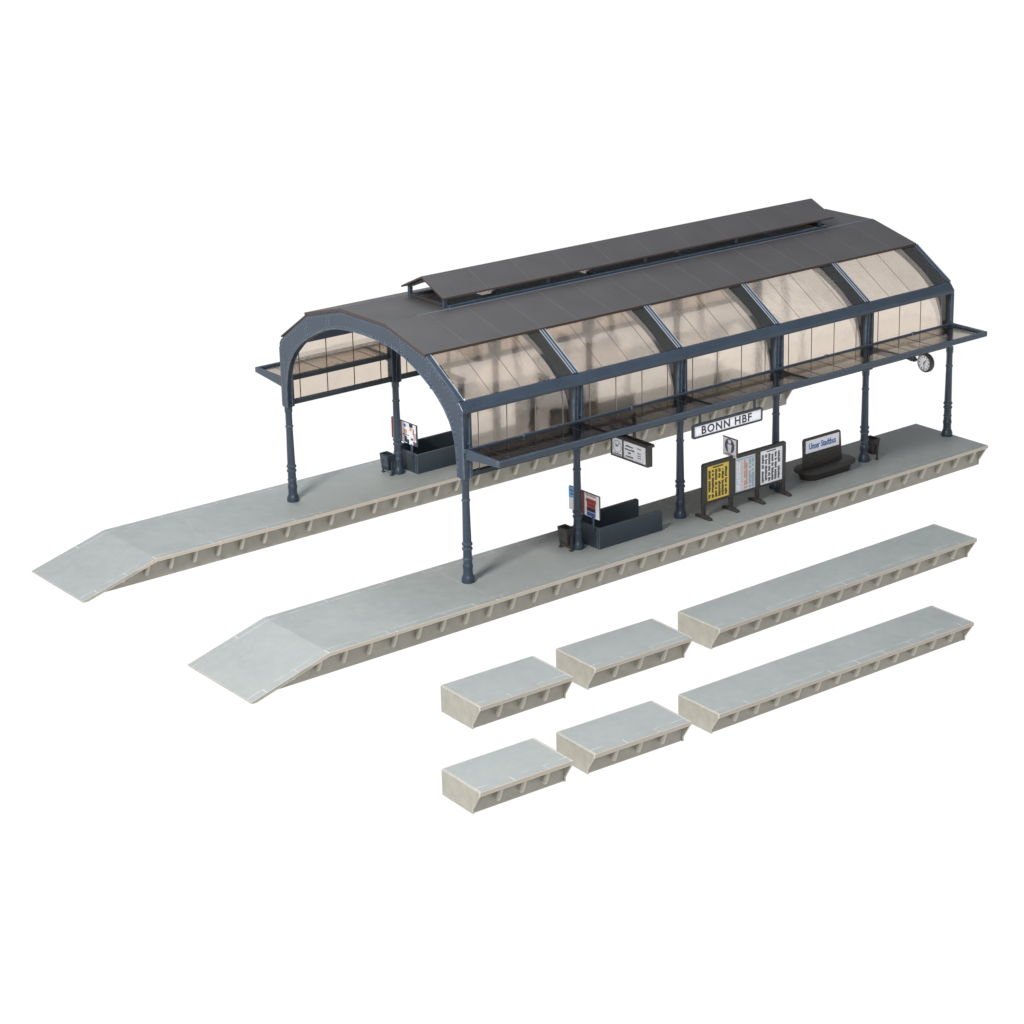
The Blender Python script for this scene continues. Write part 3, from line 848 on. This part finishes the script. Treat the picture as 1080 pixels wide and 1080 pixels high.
# destination signs (faces look along the track)
def destination(y0, label):
    X = 1.40; loc = (X, y0, 1.0)
    t = thing('destination_sign', label, 'destination sign', loc, 'hanging destination signs')
    ya, yb, za, zb = y0 - .322, y0 + .090, .795, .945
    mb = MB(); fr_ = .012
    mb.box(X - .004, X + .044, ya, ya + .022, za, zb); mb.box(X - .004, X + .044, yb - fr_, yb, za, zb)
    mb.box(X - .004, X + .044, ya + .022, yb - fr_, za, za + fr_); mb.box(X - .004, X + .044, ya + .022, yb - fr_, zb - .006, zb)
    ym = y0 - .045
    mb.box(X - .004, X + .040, ym - .006, ym + .006, za + fr_, zb - .006)
    mb.build('case', BOARD, t, loc)
    mb = MB().prism_y([(X - .014, zb + .0005), (X + .054, zb + .0005), (X + .048, zb + .024), (X - .008, zb + .024)], ya - .018, yb + .006)
    mb.build('hood', BOARD, t, loc, bevel=.002)
    mb = MB().box(X + .002, X + .038, ya + .022, ym - .006, za + fr_, zb - .006, 0)
    rnd = random.Random(5)
    yl = ym - .022
    def bar(y_a, y_b, z_a, z_b): mb.box(X + .0008, X + .0019, min(y_a, y_b), max(y_a, y_b), z_a, z_b, 1)
    for r, (z, w0, w1) in enumerate(((.905, .03, .105), (.880, .02, .12), (.855, .055, .085), (.828, .03, .11))):
        yy = ym - w0
        while yy > ym - w1: w = .006 + .005 * rnd.random(); bar(yy, yy - w, z - .006, z + .005 * (.4 + rnd.random())); yy -= w + .0025
    for z in (.912, .876, .858, .842): 
        yy = ym - .160
        while yy > ym - .20: bar(yy, yy - .007, z - .004, z + .003); yy -= .010
    mb.build('text_panel', [WHITE, BLACK], t, loc)
    mb = MB().box(X + .002, X + .038, ym + .006, yb - fr_, za + fr_, zb - .006, 0)
    cy, cz = (ym + yb) / 2 , .875
    n = 20; ro, ri = .046, .0435
    for k in range(n):
        a0, a1 = 2 * math.pi * k / n, 2 * math.pi * (k + 1) / n
        mb.prism_x([(cy + ri * math.cos(a0), cz + ri * math.sin(a0)), (cy + ro * math.cos(a0), cz + ro * math.sin(a0)), (cy + ro * math.cos(a1), cz + ro * math.sin(a1)), (cy + ri * math.cos(a1), cz + ri * math.sin(a1))], X + .0008, X + .0019, 1)
    for a, l in ((2.3, .036), (.9, .028), (0.2, .02)):
        ux, uz = math.cos(a), math.sin(a)
        mb.prism_x([(cy - uz * .003, cz + ux * .003), (cy + uz * .003, cz - ux * .003), (cy + ux * l + uz * .002, cz + uz * l - ux * .002), (cy + ux * l - uz * .002, cz + uz * l + ux * .002)], X - .0004 , X + .0007, 1)
    for k in range(7): mb.box(X + .0008, X + .0019, cy - .045 + k * .013, cy - .037 + k * .013, za + .018, za + .026 + .003 * (k % 2), 1)
    mb.build('clock_panel', [WHITE, BLACK], t, loc)
    yh = y0 - .15
    mb = MB().box(X + .010, X + .030, yh - .010, yh + .010, zb + .0245, 1.159)
    mb.box(X + .002, X + .038, yh - .018, yh + .018, 1.035, 1.060)
    mb.build('hanger', BOARD, t, loc, bevel=.002)
    if y0 > 1:   # inside the hall line: carried by a short bar to the lower beam
        pass
    return t
destination(0, 'black cased white destination sign hung under the front canopy near the second column')
# the far row has its twin
destination(D, 'black cased destination sign of the far row, glimpsed through the front arch')

# clock
XC, YC, ZC, RC = 4.43, -.25, .985, .076
ct = thing('station_clock', 'round white station clock with black rim hung under the right end of the canopy', 'clock', (XC, YC, ZC))
cl = (XC, YC, ZC)
def ringx(r, x, n=40, cy=YC, cz=ZC): return [(x, cy + r * math.cos(2 * math.pi * k / n), cz + r * math.sin(2 * math.pi * k / n)) for k in range(n)]
def tube_profile(pts, n=40):
    vs = []; fs = []
    for r, x in pts: vs += ringx(r, x, n)
    m_ = len(pts)
    for j in range(m_ - 1):
        for k in range(n): fs.append((j * n + k, (j + 1) * n + k, (j + 1) * n + (k + 1) % n, j * n + (k + 1) % n))
    return MB().add(vs, fs)
x0 = XC - .022; x1 = XC + .022
mb = tube_profile([(.060, x0 + .004), (.063, x0 - .002), (.069, x0 - .004), (.076, x0 + .003), (.079, x0 + .010), (.079, x1 - .010), (.076, x1 - .003), (.069, x1 + .004), (.060, x1 - .004)])
mb.build('rim', BOARD, ct, cl, smooth=True)
mb = tube_profile([(.0605, x0 - .0005), (.0625, x0 - .0036), (.0668, x0 - .0046)]); mb.build('bezel', SILVER, ct, cl, smooth=True)
for s, xx in ((-1, x0 + .003), (1, x1 - .003)):
    mb = MB(); n = 40
    r1 = ringx(.061, xx, n); r2 = ringx(.061, xx - s * .004, n)
    mb.loft(r1, r2, 0)
    for k in range(12):
        a = k * math.pi / 6; ca, sa = math.cos(a), math.sin(a); w = .0028 if k % 3 else .0040; ra, rb = .044, .056
        xo = xx + s * .0006
        mb.prism_x([(YC + ca * ra - sa * w, ZC + sa * ra + ca * w), (YC + ca * ra + sa * w, ZC + sa * ra - ca * w), (YC + ca * rb + sa * w, ZC + sa * rb - ca * w), (YC + ca * rb - sa * w, ZC + sa * rb + ca * w)], min(xo, xo + s * .0008), max(xo, xo + s * .0008), 1)
    fo = mb.build('dial', [WHITE, BLACK], ct, cl)
    hm = MB()
    for a, l, w, e in ((R(128), .036, .0042, .0016), (R(-92), .050, .0030, .0028)):
        ca, sa = math.cos(a), math.sin(a); xo = xx + s * e
        hm.prism_x([(YC - ca * .010 - sa * w, ZC - sa * .010 + ca * w), (YC - ca * .010 + sa * w, ZC - sa * .010 - ca * w), (YC + ca * l + sa * w * .6, ZC + sa * l - ca * w * .6), (YC + ca * l - sa * w * .6, ZC + sa * l + ca * w * .6)], min(xo, xo + s * .0010), max(xo, xo + s * .0010))
    hm.build('hands', BLACK, fo, cl)
mb = MB().tube((XC, YC + .078, ZC + .002), (XC, YC + .115, ZC + .004), .010, 10)
mb.prism_x([(YC + .112, ZC - .016), (YC + .155, ZC - .018), (-.026, ZC - .006), (-.026, ZC + .012), (YC + .150, ZC + .026), (YC + .112, ZC + .018)], XC - .012, XC + .012)
mb.build('bracket', BOARD, ct, cl)

# ------------------------------------------------------------------ light and camera
w = bpy.data.worlds.new('World'); sc.world = w; w.use_nodes = True
nt = w.node_tree; nt.nodes.clear()
wo = nt.nodes.new('ShaderNodeOutputWorld'); bg = nt.nodes.new('ShaderNodeBackground')
tc = nt.nodes.new('ShaderNodeTexCoord'); sp = nt.nodes.new('ShaderNodeSeparateXYZ'); nt.links.new(tc.outputs['Generated'], sp.inputs[0])
cr = nt.nodes.new('ShaderNodeValToRGB'); nt.links.new(sp.outputs[2], cr.inputs[0])
cr.color_ramp.elements[0].position = 0; cr.color_ramp.elements[0].color = (.30, .29, .28, 1)
cr.color_ramp.elements[1].position = .7; cr.color_ramp.elements[1].color = (.52, .57, .63, 1)
nt.links.new(cr.outputs[0], bg.inputs[0]); bg.inputs[1].default_value = .85
nt.links.new(bg.outputs[0], wo.inputs[0])

def area(name, loc, tgt, size, power, col):
    l = bpy.data.lights.new(name, 'AREA'); l.shape = 'SQUARE'; l.size = size; l.energy = power; l.color = col
    o = bpy.data.objects.new(name, l); COL.objects.link(o); o.location = loc
    o.rotation_euler = (Vector(tgt) - Vector(loc)).to_track_quat('-Z', 'Y').to_euler()
    return o
area('key_softbox', (-9.0, -3.6, 10.0), (1.0, .3, .5), 2.6, 2300, (1.0, .985, .96))
area('top_softbox', (1.5, 6.5, 10.5), (1.5, .8, .5), 6.0, 560, (.90, .96, 1.0))

area('added_front_fill', (-8.5, -11.5, 6.5), (1.2, .2, .6), 3.0, 520, (1.0, .985, .96))  # added fill lamp without a known source, lifts front and left faces

cam = bpy.data.cameras.new('camera'); co = bpy.data.objects.new('camera', cam); COL.objects.link(co)
F, YAW, PIT, ROL = 2380.97, 50.569, 16.5998, -.7802
y_, p_, r_ = R(YAW), R(PIT), R(ROL)
fw = Vector((math.cos(p_) * math.cos(y_), math.cos(p_) * math.sin(y_), -math.sin(p_)))
rt = fw.cross(Vector((0, 0, 1))).normalized(); up = rt.cross(fw)
rt2 = rt * math.cos(r_) + up * math.sin(r_); up2 = -rt * math.sin(r_) + up * math.cos(r_)
M = Matrix((rt2, up2, -fw)).transposed().to_4x4(); M.translation = (-8.7464, -12.0052, 6.0467)
co.matrix_world = M
cam.sensor_width = 36; cam.lens = F / 1080 * 36
cam.shift_x = -81.40 / 1080; cam.shift_y = -135.20 / 1080
cam.clip_start = .1; cam.clip_end = 800
sc.camera = co
sc.view_settings.view_transform = 'Standard'; sc.view_settings.look = 'None'; sc.view_settings.exposure = 0; sc.view_settings.gamma = 1
sc.cycles.max_bounces = 12; sc.cycles.transmission_bounces = 10; sc.cycles.transparent_max_bounces = 12; sc.cycles.glossy_bounces = 4
sc.cycles.use_denoising = True; sc.cycles.sample_clamp_indirect = 4
for o in list(bpy.data.objects):
    if '_w' in o: del o['_w']
